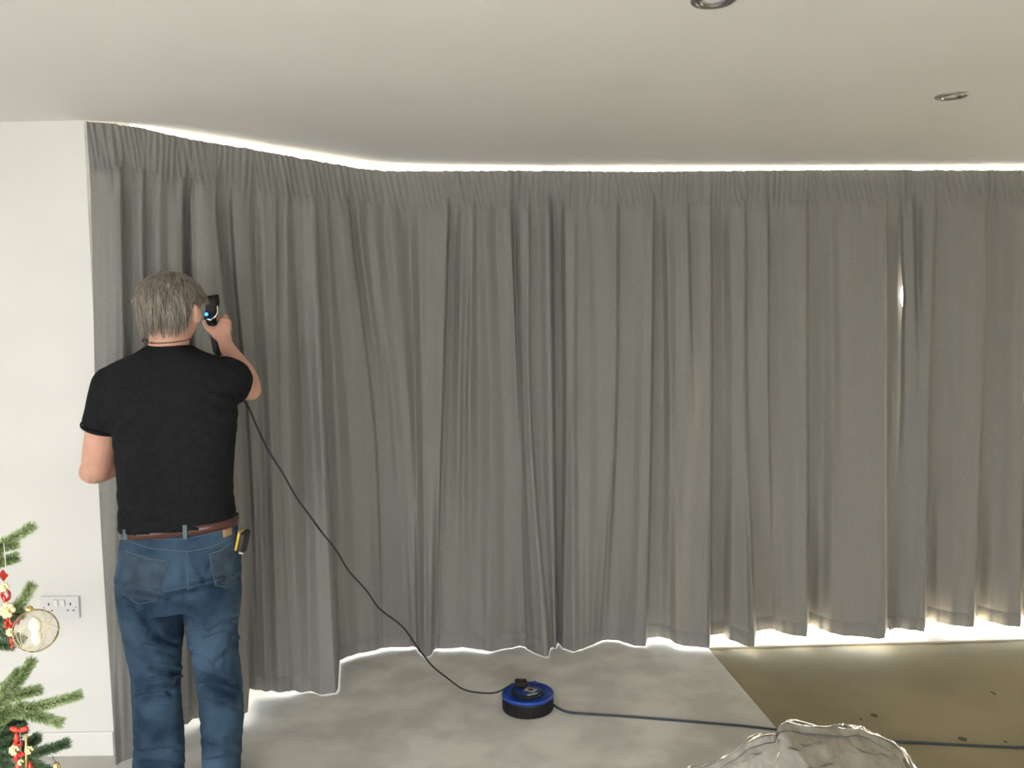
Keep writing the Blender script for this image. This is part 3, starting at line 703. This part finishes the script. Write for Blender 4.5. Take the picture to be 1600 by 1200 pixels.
# surface probe for pockets, seams and loops: project outline points on the jeans back
from mathutils.bvhtree import BVHTree
def bvh_of(me):
    return BVHTree.FromPolygons([v.co for v in me.vertices], [tuple(p.vertices) for p in me.polygons])
jb = bvh_of(jm)
def hit(px, row, off=.0015, tree=None):
    d = ray(px,row).normalized(); h = (tree or jb).ray_cast(CO, d)
    if h[0] is None or h[0].y > PY+.1: return W(px,row,PY-.05)
    return h[0]-d*off
def seam(pts, rad, name, m, parent, off=.0005, n=10):
    out = []
    for a, b_ in zip(pts, pts[1:]):
        for k in range(n): out.append(hit(a[0]+(b_[0]-a[0])*k/n, a[1]+(b_[1]-a[1])*k/n, off))
    out.append(hit(*pts[-1], off))
    return MB().tube(out, rad, 6).build(name, m, parent)
def patch(poly, name, m, parent, off=.003, nx=16, ny=18):
    # poly: tl,tr,br,bl in px; drapes a quad onto the cloth
    tl,tr_,br,bl = poly; vs = []; fs = []
    for j in range(ny+1):
        for i in range(nx+1):
            u, v = i/nx, j/ny
            x = (tl[0]*(1-u)+tr_[0]*u)*(1-v)+(bl[0]*(1-u)+br[0]*u)*v; r = (tl[1]*(1-u)+tr_[1]*u)*(1-v)+(bl[1]*(1-u)+br[1]*u)*v
            if ny > 6: r += 5*v*v*(1-abs(2*u-1))          # pointed lower edge
            p = hit(x, r, off*(1 if 0 < i < nx and 0 < j < ny else .1)); vs.append(p)
    for j in range(ny):
        for i in range(nx): k = j*(nx+1)+i; fs.append((k,k+nx+1,k+nx+2,k+1))
    return mesh_obj(name, vs, fs, m, parent)
pk1 = patch([(196,860),(263,877),(244,939),(190,926)], 'back_pocket', M['denimdark'], jeans)
seam([(196,861),(230,873),(263,877)], .0016, 'pocket_seam', M['stitch'], pk1, .003)
seam([(263,877),(254,910),(244,939),(216,944),(190,926)], .0011, 'pocket_seam', M['stitch'], pk1, .002)
pk2 = patch([(327,866),(362,848),(371,908),(336,917)], 'back_pocket', M['denimdark'], jeans)
seam([(327,866),(345,860),(362,848)], .0016, 'pocket_seam', M['stitch'], pk2, .003)
seam([(327,866),(331,892),(337,914),(355,919),(371,908)], .0011, 'pocket_seam', M['stitch'], pk2, .002)
seam([(190,842),(235,857),(292,862),(330,855),(368,836)], .0014, 'yoke_seam', M['stitch'], jeans, .001)
seam([(292,862),(293,890),(294,922)], .0014, 'seat_seam', M['stitch'], jeans, .001)
seam([(192,833),(240,843),(292,842),(368,824)], .0012, 'waistband_seam', M['stitch'], jeans, .001)
seam([(285,960),(281,1000),(279,1050),(281,1100),(284,1150),(287,1199)], .0009, 'inseam', M['denimdark'], jeans, .0)
patch([(346,819),(361,814),(363,835),(349,840)], 'brand_patch', M['patch'], jeans, .0045, 5, 5)
# belt round the waist
bl = []
c0 = P3(281, 821, .02)
for k in range(65):
    t = 2*math.pi*k/64; ex = 2.6; ct, st = math.cos(t), math.sin(t)
    rx = abs(ct)**(2/ex)*(1 if ct > 0 else -1); ry = abs(st)**(2/ex)*(1 if st > 0 else -1)
    bl.append(Vector((c0.x+.1885*rx, c0.y+(.108 if st > 0 else .113)*ry, c0.z+.0150*rx)))
bv = []; bf = []
for k, p in enumerate(bl[:-1]):
    d = Vector((p.x-c0.x, p.y-c0.y, 0)).normalized()
    for (o_, z_) in ((0,-.015),(.004,-.014),(.004,.014),(0,.015)): bv.append(p+d*o_+Vector((0,0,z_)))
nb = len(bl)-1
for k in range(nb):
    for j in range(4): bf.append((k*4+j, k*4+(j+1)%4, ((k+1)%nb)*4+(j+1)%4, ((k+1)%nb)*4+j))
belt = MB().add(bv, bf).build('belt', M['leather'], man)
def loop(px, row, h=22):
    p = W(px, row, PY); q = belt_hit(px,row)
    bevel(MB().box(q+Vector((0,-.002,0)), (.014,.005,h*SC)).build('belt_loop', M['stitch'], jeans, smooth=False), .001)
bb = bvh_of(belt.data)
def belt_hit(px,row):
    h = bb.ray_cast(CO, ray(px,row).normalized()); return h[0] if h[0] is not None else P3(px,row,-.09)
loop(289.5, 831); loop(196, 835, 16)

# ---- hair: cap plus combed locks falling from the crown
HM = noisy(mat('grey_hair', rough=.55), ((.10,.085,.068),(.30,.265,.225)), 45, 3, (1,1,.15), lo=.3, hi=.7)
hb_ = MB()
def scalp(th, ph, k=1.0):   # th from crown 0..pi, ph around; returns local point
    return Vector((.093*k*math.sin(th)*math.cos(ph), -.006+.108*k*math.sin(th)*math.sin(ph), .014+.097*k*math.cos(th)))
capv = MB()
rings = []
for i in range(16):
    th = .03+1.85*i/15; ring = []
    for k in range(40):
        ph = 2*math.pi*k/40
        face = max(0, math.sin(ph)); t2 = th*(1-.45*face)
        ring.append(H(scalp(t2, ph, 1.02)))
    rings.append(ring)
capv.rings(rings, True)
hair = capv.build('hair', HM, man)
HL = MB(); crown = Vector((-.006,-.045,.105))
random.seed(21)
HMs = [noisy(mat('grey_hair_lock_%s'%nm, rough=.5), (c1,c2), 60, 3, (1,1,.1), lo=.3, hi=.7) for nm,c1,c2 in (('pale',(.22,.195,.16),(.40,.36,.31)),('mid',(.14,.12,.098),(.27,.24,.20)),('dark',(.075,.062,.05),(.16,.135,.11)))]
LK = [MB(), MB(), MB()]
for k in range(5200):
    ph = random.uniform(0, 2*math.pi)
    back = max(0,-math.sin(ph))
    if math.sin(ph) > .45 and random.random() < .6: continue
    th0 = (abs(random.gauss(.0,.75)) if k%3 else random.uniform(.8,1.6))
    tl = (1.55+.80*min(1,back*(2.0 if math.cos(ph) > 0 else 1.25))) if math.sin(ph) < .25 else 1.05
    sidey = abs(math.cos(ph)); 
    if sidey > .75 and back < .30: tl = 1.48
    th1 = min(th0+random.uniform(.5,.9), tl+random.uniform(-.12,.14))
    if k%3 == 0: th1 = tl+random.uniform(-.22,.14)
    if th1-th0 < .15: continue
    sway = random.uniform(-.16,.16); kk = 1.015+random.uniform(0,.075); fl = random.uniform(-.04,.16); tw = random.uniform(0,6)
    pts = []
    for j in range(7):
        u = j/6; th = th0+(th1-th0)*u; p_ = ph+sway*u*u+.05*math.sin(tw+u*4)
        # leave the skull a little below its widest part so that locks hang
        s_ = scalp(min(th,1.6), p_, kk+.035*math.sin(u*3.1)*.5+(.03 if th > 1.3 else 0)*u)
        if th > 1.6: s_.z -= (th-1.6)*.135; s_.x *= (1-.20*(th-1.6)/.8); s_.y = s_.y*(1-.22*(th-1.6)/.8)
        s_.x *= 1+fl*u*u*u; s_.y *= 1+fl*u*u*u
        s_ += Vector((.004*noise.noise(Vector((k,u*2,0))), .004*noise.noise(Vector((k,u*2,5))), 0))
        pts.append(H(s_))
    r = random.uniform(.0006,.0019)
    LK[random.choice((0,1,1,2))].tube(pts, [r*.7,r,r,r*.95,r*.8,r*.5,r*.12], 4)
for lk, hm in zip(LK, HMs): lk.build('hair_lock', hm, hair)['kind'] = 'stuff'

# ---------------------------------------------------------------- tape measure clipped on the belt
tc_ = W(380, 847, PY+.02)
e = empty('tape_measure', tc_, 'black and yellow tape measure clipped to his belt, at his right hip', 'tape measure')
rt = Matrix.Rotation(R(14),3,'Y')
bevel(MB().box(tc_+Vector((.000,0,0)), (.022,.068,.076), rt).build('case', M['blackrubber'], e, smooth=False), .008, 4)
bevel(MB().box(tc_+Vector((-.009,-.012,.010)), (.008,.050,.064), rt).build('yellow_side', M['yellow'], e, smooth=False), .004, 3)
MB().box(tc_+Vector((-.016,0,.022)), (.003,.018,.045), rt).build('belt_clip', M['steel'], e, smooth=False)
MB().box(tc_+Vector((.003,-.034,-.028)), (.014,.008,.006), rt).build('tape_hook', M['steel'], e, smooth=False)

# ---------------------------------------------------------------- handheld steamer, its lead and plug
e = empty('handheld_steamer', Q(333,505,.03), 'black handheld curtain steamer with glowing blue light, raised in his right hand', 'steamer')
hd = [(Q(332,462,.035)),(Q(332.5,472,.035)),(Q(331.5,484,.034)),(Q(329,494,.033)),(Q(328,500,.032))]
mbh = MB(); rings = []
for p, wx, wy in zip(hd, (.0225,.0235,.0235,.022,.020), (.014,.016,.018,.020,.020)):
    rings.append([p+Vector((wx*math.copysign(abs(math.cos(t))**.6,math.cos(t)), wy*math.copysign(abs(math.sin(t))**.6,math.sin(t)), (.004*math.cos(t)))) for t in [2*math.pi*k/24 for k in range(24)]])
mbh.rings(rings).build('steam_head', M['blackplastic'], e)
MB().tube(smooth_pts([Q(339.5,478,.022),Q(340,488,.014),Q(335,496,.010),Q(327,501,.008)],5), .0035, 8).build('trim_band', M['chrome'], e)
MB().tube(smooth_pts([Q(329,498,.030),Q(333,512,.028),Q(337,530,.028),Q(341,550,.026)],5), [.0195,.020,.019,.018,.017,.016,.0155,.0155,.0155,.0155,.016,.017,.0175,.018,.018,.016], 18, round_ends=True).build('handle', M['blackplastic'], e)
MB().tube([Q(326,504,.012),Q(335,509,.004)], [.014,.011], 14, round_ends=True).build('switch_housing', M['blackplastic'], e)
led = bpy.data.materials.new('blue_led'); led.use_nodes = True; bb_ = led.node_tree.nodes['Principled BSDF']
bb_.inputs['Base Color'].default_value = (.02,.2,1,1); bb_.inputs['Emission Color'].default_value = (.03,.33,1,1); bb_.inputs['Emission Strength'].default_value = 6
MB().ell(Q(322.5,491,-.002), (.0058,.005,.0058), None, 16, 12).build('indicator_light', led, e)
MB().lathe([(.0095,-.004),(.0095,.002),(.007,.003)], Q(322.5,491,.003), 20, Matrix.Rotation(R(90),3,'X')).build('light_bezel', mat('blue_bezel',(.005,.02,.3),.3), e)
MB().tube([Q(325,499,.004),Q(329,500,.0)], .005, 10, round_ends=True).build('chrome_button', M['chrome'], e)
# lead path in world space
rp = Vector((rc.x-.027, rc.y+.030, .098))
lead = [(341,550,HY+.026),(346,575,HY+.03),(358,600,HY+.02),(372,618,HY-.0),(386,632,3.10),(402,668,3.12),(420,705,3.16),(441,738,3.19),(462,775,3.22),(482,803,3.25),(503,832,3.28),(524,858,3.31),(545,892,3.34),(572,922,3.38),(592,950,3.42),(618,970,3.46),(633,984,3.49),(650,1008,3.53),(675,1040,3.57),(697,1058,3.60),(722,1076,3.62),(745,1082,3.63),(775,1082,3.64)]
lp = [W(*p) for p in lead] + [rp+Vector((-.035,0,.000))]
for p in lp: p.z = max(p.z, .006)
MB().tube(smooth_pts(lp, 5), .0037, 8).build('power_lead', M['blackrubber'], e)
pl = MB(); pl.box(rp, (.052,.046,.026), Matrix.Rotation(R(8),3,'Z') @ Matrix.Rotation(R(6),3,'Y')); pg = pl.build('plug', M['blackplastic'], e, smooth=False); bevel(pg, .007, 3)
MB().box(rp+Vector((.004,0,.0135)), (.012,.010,.002)).build('fuse_cover', mat('dark_red_plastic', (.12,.04,.035), .4), pg, smooth=False)

# ---------------------------------------------------------------- clear plastic sheet crumpled on the floor
def polybag():
    nx, ny = 110, 80; vs = []; fs = []
    top = [(1060,1216),(1085,1203),(1120,1193),(1150,1178),(1172,1158),(1190,1152),(1212,1150),(1219,1134),(1230,1129),(1247,1133),(1285,1139),(1320,1139),(1345,1140),(1368,1152),(1395,1165),(1412,1176),(1420,1190),(1432,1210)]
    for j in range(ny+1):
        v = j/ny
        for i in range(nx+1):
            u = i/nx; px = 1060+372*u
            row = pwl(px, top)
            yb = onz(px, row+5, .004).y; yr = yb-.24
            zr = max(.01, W(px, row+1, yr).z); yf = 2.62
            if v < .35:
                a_ = v/.35; Y = yb+(yr-yb)*a_; z = .004+zr*math.sin(a_*math.pi/2)**1.0*.985
            else:
                a_ = (v-.35)/.65; Y = yr+(yf-yr)*a_; z = .004+zr*(1-a_)**.8
            fo = abs(noise.noise(Vector((u*7+v*2, v*6, 1))))*.032+abs(noise.noise(Vector((u*16-v*14, v*7, 4))))*.009+abs(noise.noise(Vector((u*25+v*24, v*12, 6))))*.004
            k_ = min(1, z/.07)*min(1,abs(a_-1)*8+.1) if v < .35 else 1
            if .3 < v < .4: k_ *= .25+7.5*abs(v-.35)
            z = z-fo*k_*.8+(.025*k_*.5 if v > .4 else 0)
            Y += .03*noise.noise(Vector((u*9,v*9,2)))*k_
            vs.append((xfor(px+6*noise.noise(Vector((u*8,v*8,9))), Y, max(z,.004)), Y, max(.004, z)))
    for j in range(ny):
        for i in range(nx): k = j*(nx+1)+i; fs.append((k,k+1,k+nx+2,k+nx+1))
    o = mesh_obj('plastic_sheet', vs, fs, M['poly'])
    return tag(o, 'crumpled clear plastic sheeting on the floor over the carpet edge', 'plastic sheet')
polybag()

# ---------------------------------------------------------------- marks on the bare boards
for k, (px,row,rx,ry) in enumerate(((1366,1118,.013,.009),(1345,1124,.006,.005),(1504,1155,.017,.010),(1552,1083,.008,.01),(1571,1159,.007,.005))):
    p = onz(px,row,-.0118); n = 18
    vs = [(p.x+rx*(1+.35*noise.noise(Vector((math.cos(2*math.pi*i/n),math.sin(2*math.pi*i/n),k))))*math.cos(2*math.pi*i/n), p.y+ry*2*(1+.4*noise.noise(Vector((i,k,3))))*math.sin(2*math.pi*i/n), -.0114) for i in range(n)]
    o = mesh_obj('floor_stain', vs, [tuple(range(n))], mat('stain',(.09,.075,.05),.8), smooth=False)
    lb = ('crescent dark mark on the bare boards behind the plastic sheet','small dark speck left of the crescent mark on the boards','oval dark stain on the boards beside the cable, at right','faint stain on the boards furthest back at the right','tiny mark on the boards just above the cable, at right')[k]
    tag(o, lb, 'stain', 'dark marks on the bare boards')

# ---------------------------------------------------------------- christmas tree
TY = 1.72
def T(px,row,dy=0): return W(px,row,TY+dy)
tx = -1.55
tree = empty('christmas_tree', (tx,TY,0), 'green artificial christmas tree at the left edge, hung with red and gold', 'christmas tree')
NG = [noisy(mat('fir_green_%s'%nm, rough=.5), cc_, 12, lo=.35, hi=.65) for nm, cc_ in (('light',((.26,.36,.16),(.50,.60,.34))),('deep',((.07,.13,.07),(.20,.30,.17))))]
M['bark'] = mat('bark', (.09,.06,.035), .8)
random.seed(5)
def needles(mb, pts, n, ln=.022, start=.1):
    sp = smooth_pts(pts, 8); m_ = len(sp)-1
    for k in range(n):
        u = start+(1-start)*(k+random.random())/n; i = min(int(u*m_), m_-1); p = sp[i].lerp(sp[i+1], u*m_-i); t = (sp[i+1]-sp[i]).normalized()
        a = random.uniform(0, 2*math.pi); o1 = t.orthogonal().normalized(); o2 = t.cross(o1)
        rad = o1*math.cos(a)+o2*math.sin(a)
        sl = random.uniform(.75,1.05)*(1-.25*u)
        d = (rad*random.uniform(.7,1)+t*random.uniform(.55,1.0)).normalized()
        q = p+d*ln*sl; wv = d.cross(Vector((random.uniform(-1,1),random.uniform(-1,1),random.uniform(-1,1)))).normalized()*.0009
        w2 = d.cross(wv).normalized()*.0006
        mdp = p.lerp(q,.5)
        b0 = len(mb.v)
        mb.v += [p-wv*.6, p+wv*.6, mdp+wv+w2, mdp-wv+w2, q]; mb.f += [(b0,b0+1,b0+2,b0+3),(b0+3,b0+2,b0+4)]
def branch(pts, dens=1.0, col=0, ln=.022):
    pts = [Vector(p) for p in pts]
    L_ = sum((a-b_).length for a,b_ in zip(pts,pts[1:]))
    mb = MB(); needles(mb, pts, int(L_*4600*dens), ln)
    o = mesh_obj('branch', mb.v, mb.f, NG[col], tree)
    MB().tube(smooth_pts(pts,5), [.004-.0025*k/(5*(len(pts)-1)) for k in range(5*(len(pts)-1)+1)], 6).build('twig', M['bark'], o)
def ctr(z, dy=0): return Vector((tx+.02, TY+dy, z))
# sprays seen in the photograph
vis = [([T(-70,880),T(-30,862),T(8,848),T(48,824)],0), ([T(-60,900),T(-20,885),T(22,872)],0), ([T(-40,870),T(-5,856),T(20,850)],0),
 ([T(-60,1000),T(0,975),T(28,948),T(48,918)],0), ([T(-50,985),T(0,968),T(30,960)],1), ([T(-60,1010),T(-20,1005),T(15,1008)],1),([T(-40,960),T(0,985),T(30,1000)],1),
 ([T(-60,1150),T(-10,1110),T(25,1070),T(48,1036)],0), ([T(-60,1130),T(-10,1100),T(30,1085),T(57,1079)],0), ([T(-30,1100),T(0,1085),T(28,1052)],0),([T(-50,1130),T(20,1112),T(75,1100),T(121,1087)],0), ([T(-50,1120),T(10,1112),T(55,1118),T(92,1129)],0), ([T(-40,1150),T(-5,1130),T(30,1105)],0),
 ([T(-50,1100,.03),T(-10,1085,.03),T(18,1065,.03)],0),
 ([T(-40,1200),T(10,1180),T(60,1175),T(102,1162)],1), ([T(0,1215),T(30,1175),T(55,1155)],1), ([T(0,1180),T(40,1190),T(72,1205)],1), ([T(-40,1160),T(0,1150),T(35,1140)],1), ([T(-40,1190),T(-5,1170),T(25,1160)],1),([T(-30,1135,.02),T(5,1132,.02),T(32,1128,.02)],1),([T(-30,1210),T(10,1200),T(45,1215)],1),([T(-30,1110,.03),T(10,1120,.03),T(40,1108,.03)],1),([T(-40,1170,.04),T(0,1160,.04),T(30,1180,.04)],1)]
for pts, c_ in vis:
    z0 = pts[0].z+.02
    st = Vector((tx+.03, TY+random.uniform(-.03,.03), pts[0].z+random.uniform(-.02,.03)))
    branch([st]+pts, 1.0, c_, .0245)
# rest of the tree, out of frame
for lev in range(9):
    z = .35+lev*.19; Lr = .62*(1-lev/10.5)
    for k in range(7):
        a = 2*math.pi*(k+.5*(lev%2))/7+.3
        if math.cos(a) > .55: continue
        Lb = Lr*random.uniform(.85,1.05); d = Vector((math.cos(a),math.sin(a),0))
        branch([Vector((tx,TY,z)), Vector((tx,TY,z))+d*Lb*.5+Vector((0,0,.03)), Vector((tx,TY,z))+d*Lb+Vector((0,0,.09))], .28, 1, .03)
MB().tube([(tx,TY,.0),(tx,TY,1.0),(tx,TY,2.1)], [.025,.018,.006], 10).build('trunk', M['bark'], tree)
st_ = MB()
for k in range(3):
    a = 2*math.pi*k/3; st_.box((tx+.15*math.cos(a),TY+.15*math.sin(a),.015), (.3,.03,.03), Matrix.Rotation(a,3,'Z'))
st_.build('stand', mat('green_metal',(.03,.09,.04),.5), tree, smooth=False)

M['red'] = mat('red_glass', (.36,.010,.012), .12, 0, Coat_Weight=.6)
M['redflat'] = mat('red_bead', (.55,.03,.02), .25, 0, Coat_Weight=.4)
M['gold'] = mat('gold_metal', (.85,.60,.22), .25, 1)
M['palegold'] = mat('pale_gold', (.86,.74,.42), .3, .6)
M['string'] = mat('string', (.7,.65,.5), .7)
def bead(mb, px, row, r, dy=-.03, sq=1): mb.ell(T(px,row,dy), (r,r,r*sq), None, 14, 10)
# glass bauble with gold wire
bc = T(56, 985, -.04); br_ = 33.5/F*bc.y
e = empty('bauble', bc+Vector((0,0,-br_)), 'clear glass bauble with curling gold wire lines on the tree', 'bauble')
MB().ell(bc, (br_,br_,br_), None, 48, 32).build('glass_ball', M['bauble'], e)
MB().lathe([(.0065,0),(.007,.003),(.0065,.008),(.004,.010),(.001,.011)], bc+Vector((-.010,0,br_-.003)), 20, Matrix.Rotation(R(-8),3,'Y')).build('cap', M['gold'], e)
random.seed(3)
for k in range(7):
    ax = Vector((random.uniform(-1,1),random.uniform(-.5,.5),random.uniform(-.4,.6))).normalized(); u = ax.orthogonal().normalized(); v = ax.cross(u)
    off = random.uniform(-.45,.45); rr0 = math.sqrt(1-off*off)*br_*1.004
    MB().tube([bc+ax*off*br_+(u*math.cos(t)+v*math.sin(t))*rr0 for t in [2*math.pi*j/48 for j in range(49)]], .00045, 6).build('gold_wire', M['palegold'], e)
MB().ell(bc+Vector((.001,0,-.014)), (.010,.010,.016)).ell(bc+Vector((-.001,0,.010)), (.012,.011,.017)).build('inner_glow', mat('glow_white', (.93,.90,.80), .25), e)  # white shape added inside for the glow of light through the glass
MB().tube([bc+Vector((-.010,0,br_+.010)), T(40,955,-.03), T(30,948)], .0007, 5).build('hanging_loop', M['gold'], e)
# upper hanging bead ornament
def hanging(name, label, items, anchor, end):
    e = empty(name, T(*anchor,-.03), label, 'ornament', 'red and gold bead ornaments on the tree')
    MB().tube([T(*anchor,-.03),T(*end,-.03)], .0007, 5).build('string', M['string'], e)
    for it in items:
        kd, px, row, r = it; mb = MB()
        if kd == 'diamond':
            c = T(px,row,-.03); mb.add([c+Vector((0,0,r)),c+Vector((r*.85,0,0)),c+Vector((0,-r*.6,0)),c+Vector((-r*.85,0,0)),c+Vector((0,r*.6,0)),c+Vector((0,0,-r))],[(0,2,1),(0,3,2),(0,4,3),(0,1,4),(5,1,2),(5,2,3),(5,3,4),(5,4,1)]); mb.build('diamond_bead', M['red'], e, smooth=False)
        elif kd == 'ring':
            c = T(px,row,-.03); nn = 14
            for k in range(nn): a = 2*math.pi*k/nn; mb.ell(c+Vector((r*.75*math.cos(a),0,r*math.sin(a))), (.0032,)*3, None, 8, 6)
            mb.build('bead_ring', M['red'], e)
        elif kd == 'flower':
            c = T(px,row,-.035)
            for k in range(7): a = 2*math.pi*k/7; mb.ell(c+Vector((r*.62*math.cos(a),-.001*k,r*.62*math.sin(a))), (r*.36,r*.25,r*.36), None, 10, 8)
            mb.ell(c+Vector((0,-.004,0)), (r*.34,)*3, None, 10, 8); mb.build('gold_flower', M['palegold'], e)
        elif kd == 'cluster':
            for k in range(16): mb.ell(T(px+random.uniform(-r,r),row+random.uniform(-r*.45,r*.45),-.03+random.uniform(-.006,.006)), (.0032,)*3, None, 8, 6)
            mb.build('bead_cluster', M['redflat'], e)
        elif kd == 'bow':
            c = T(px,row,-.04)
            for s in (-1,1): mb.ell(c+Vector((s*r*.6,0,r*.12)), (r*.6,r*.3,r*.36), Matrix.Rotation(R(-s*18),3,'Y'), 14, 10)
            mb.ell(c, (r*.25,)*3, None, 10, 8); mb.build('bow', M['redflat'], e)
        elif kd == 'drop':
            mb.lathe([(.0006,r),(r*.35,r*.3),(r*.5,-r*.3),(r*.3,-r*.8),(.0005,-r)], T(px,row,-.035), 14); mb.build('red_drop', M['redflat'], e)
hanging('beaded_ornament', 'red and gold bead string hanging left of the glass bauble', [('diamond',5,899,.0125),('flower',7,917,.010),('ring',9,930,.010),('drop',7,935,.008),('flower',12,953,.017),('cluster',18,968,14),('cluster',17,978,9),('flower',17,987,.009),('drop',18,1000,.009),('drop',19,1010,.006)], (6,848), (18,1005))
hanging('beaded_ornament', 'red bow and gold flower ornament on the lowest branches', [('bow',30,1141,.016),('drop',26,1152,.012),('cluster',28,1162,7),('flower',23,1171,.011),('drop',25,1182,.011),('flower',46,1171,.009),('cluster',32,1178,6),('drop',28,1198,.012),('drop',47,1197,.011),('flower',33,1190,.006)], (31,1136), (34,1215))
gs = MB().tube([T(41,1146,-.04),T(41,1215,-.04)], .0022, 8).build('gold_icicle', M['gold']); tag(gs, 'thin gold rod ornament beside the red bow on the tree', 'ornament')
bc2 = T(88,1200,-.03)
e = empty('gold_bell', bc2, 'small gold bell at the bottom edge below the lowest branch tip', 'bell')
MB().lathe([(.0005,.012),(.004,.011),(.0065,.006),(.0075,-.003),(.010,-.009),(.009,-.010)], bc2, 20).build('bell_cup', M['gold'], e)
MB().tube(smooth_pts([bc2+Vector((0,0,.012)),T(84,1186,-.03),T(82,1180,-.03)],5), .0007, 5).build('bell_wire', M['blackrubber'], e)
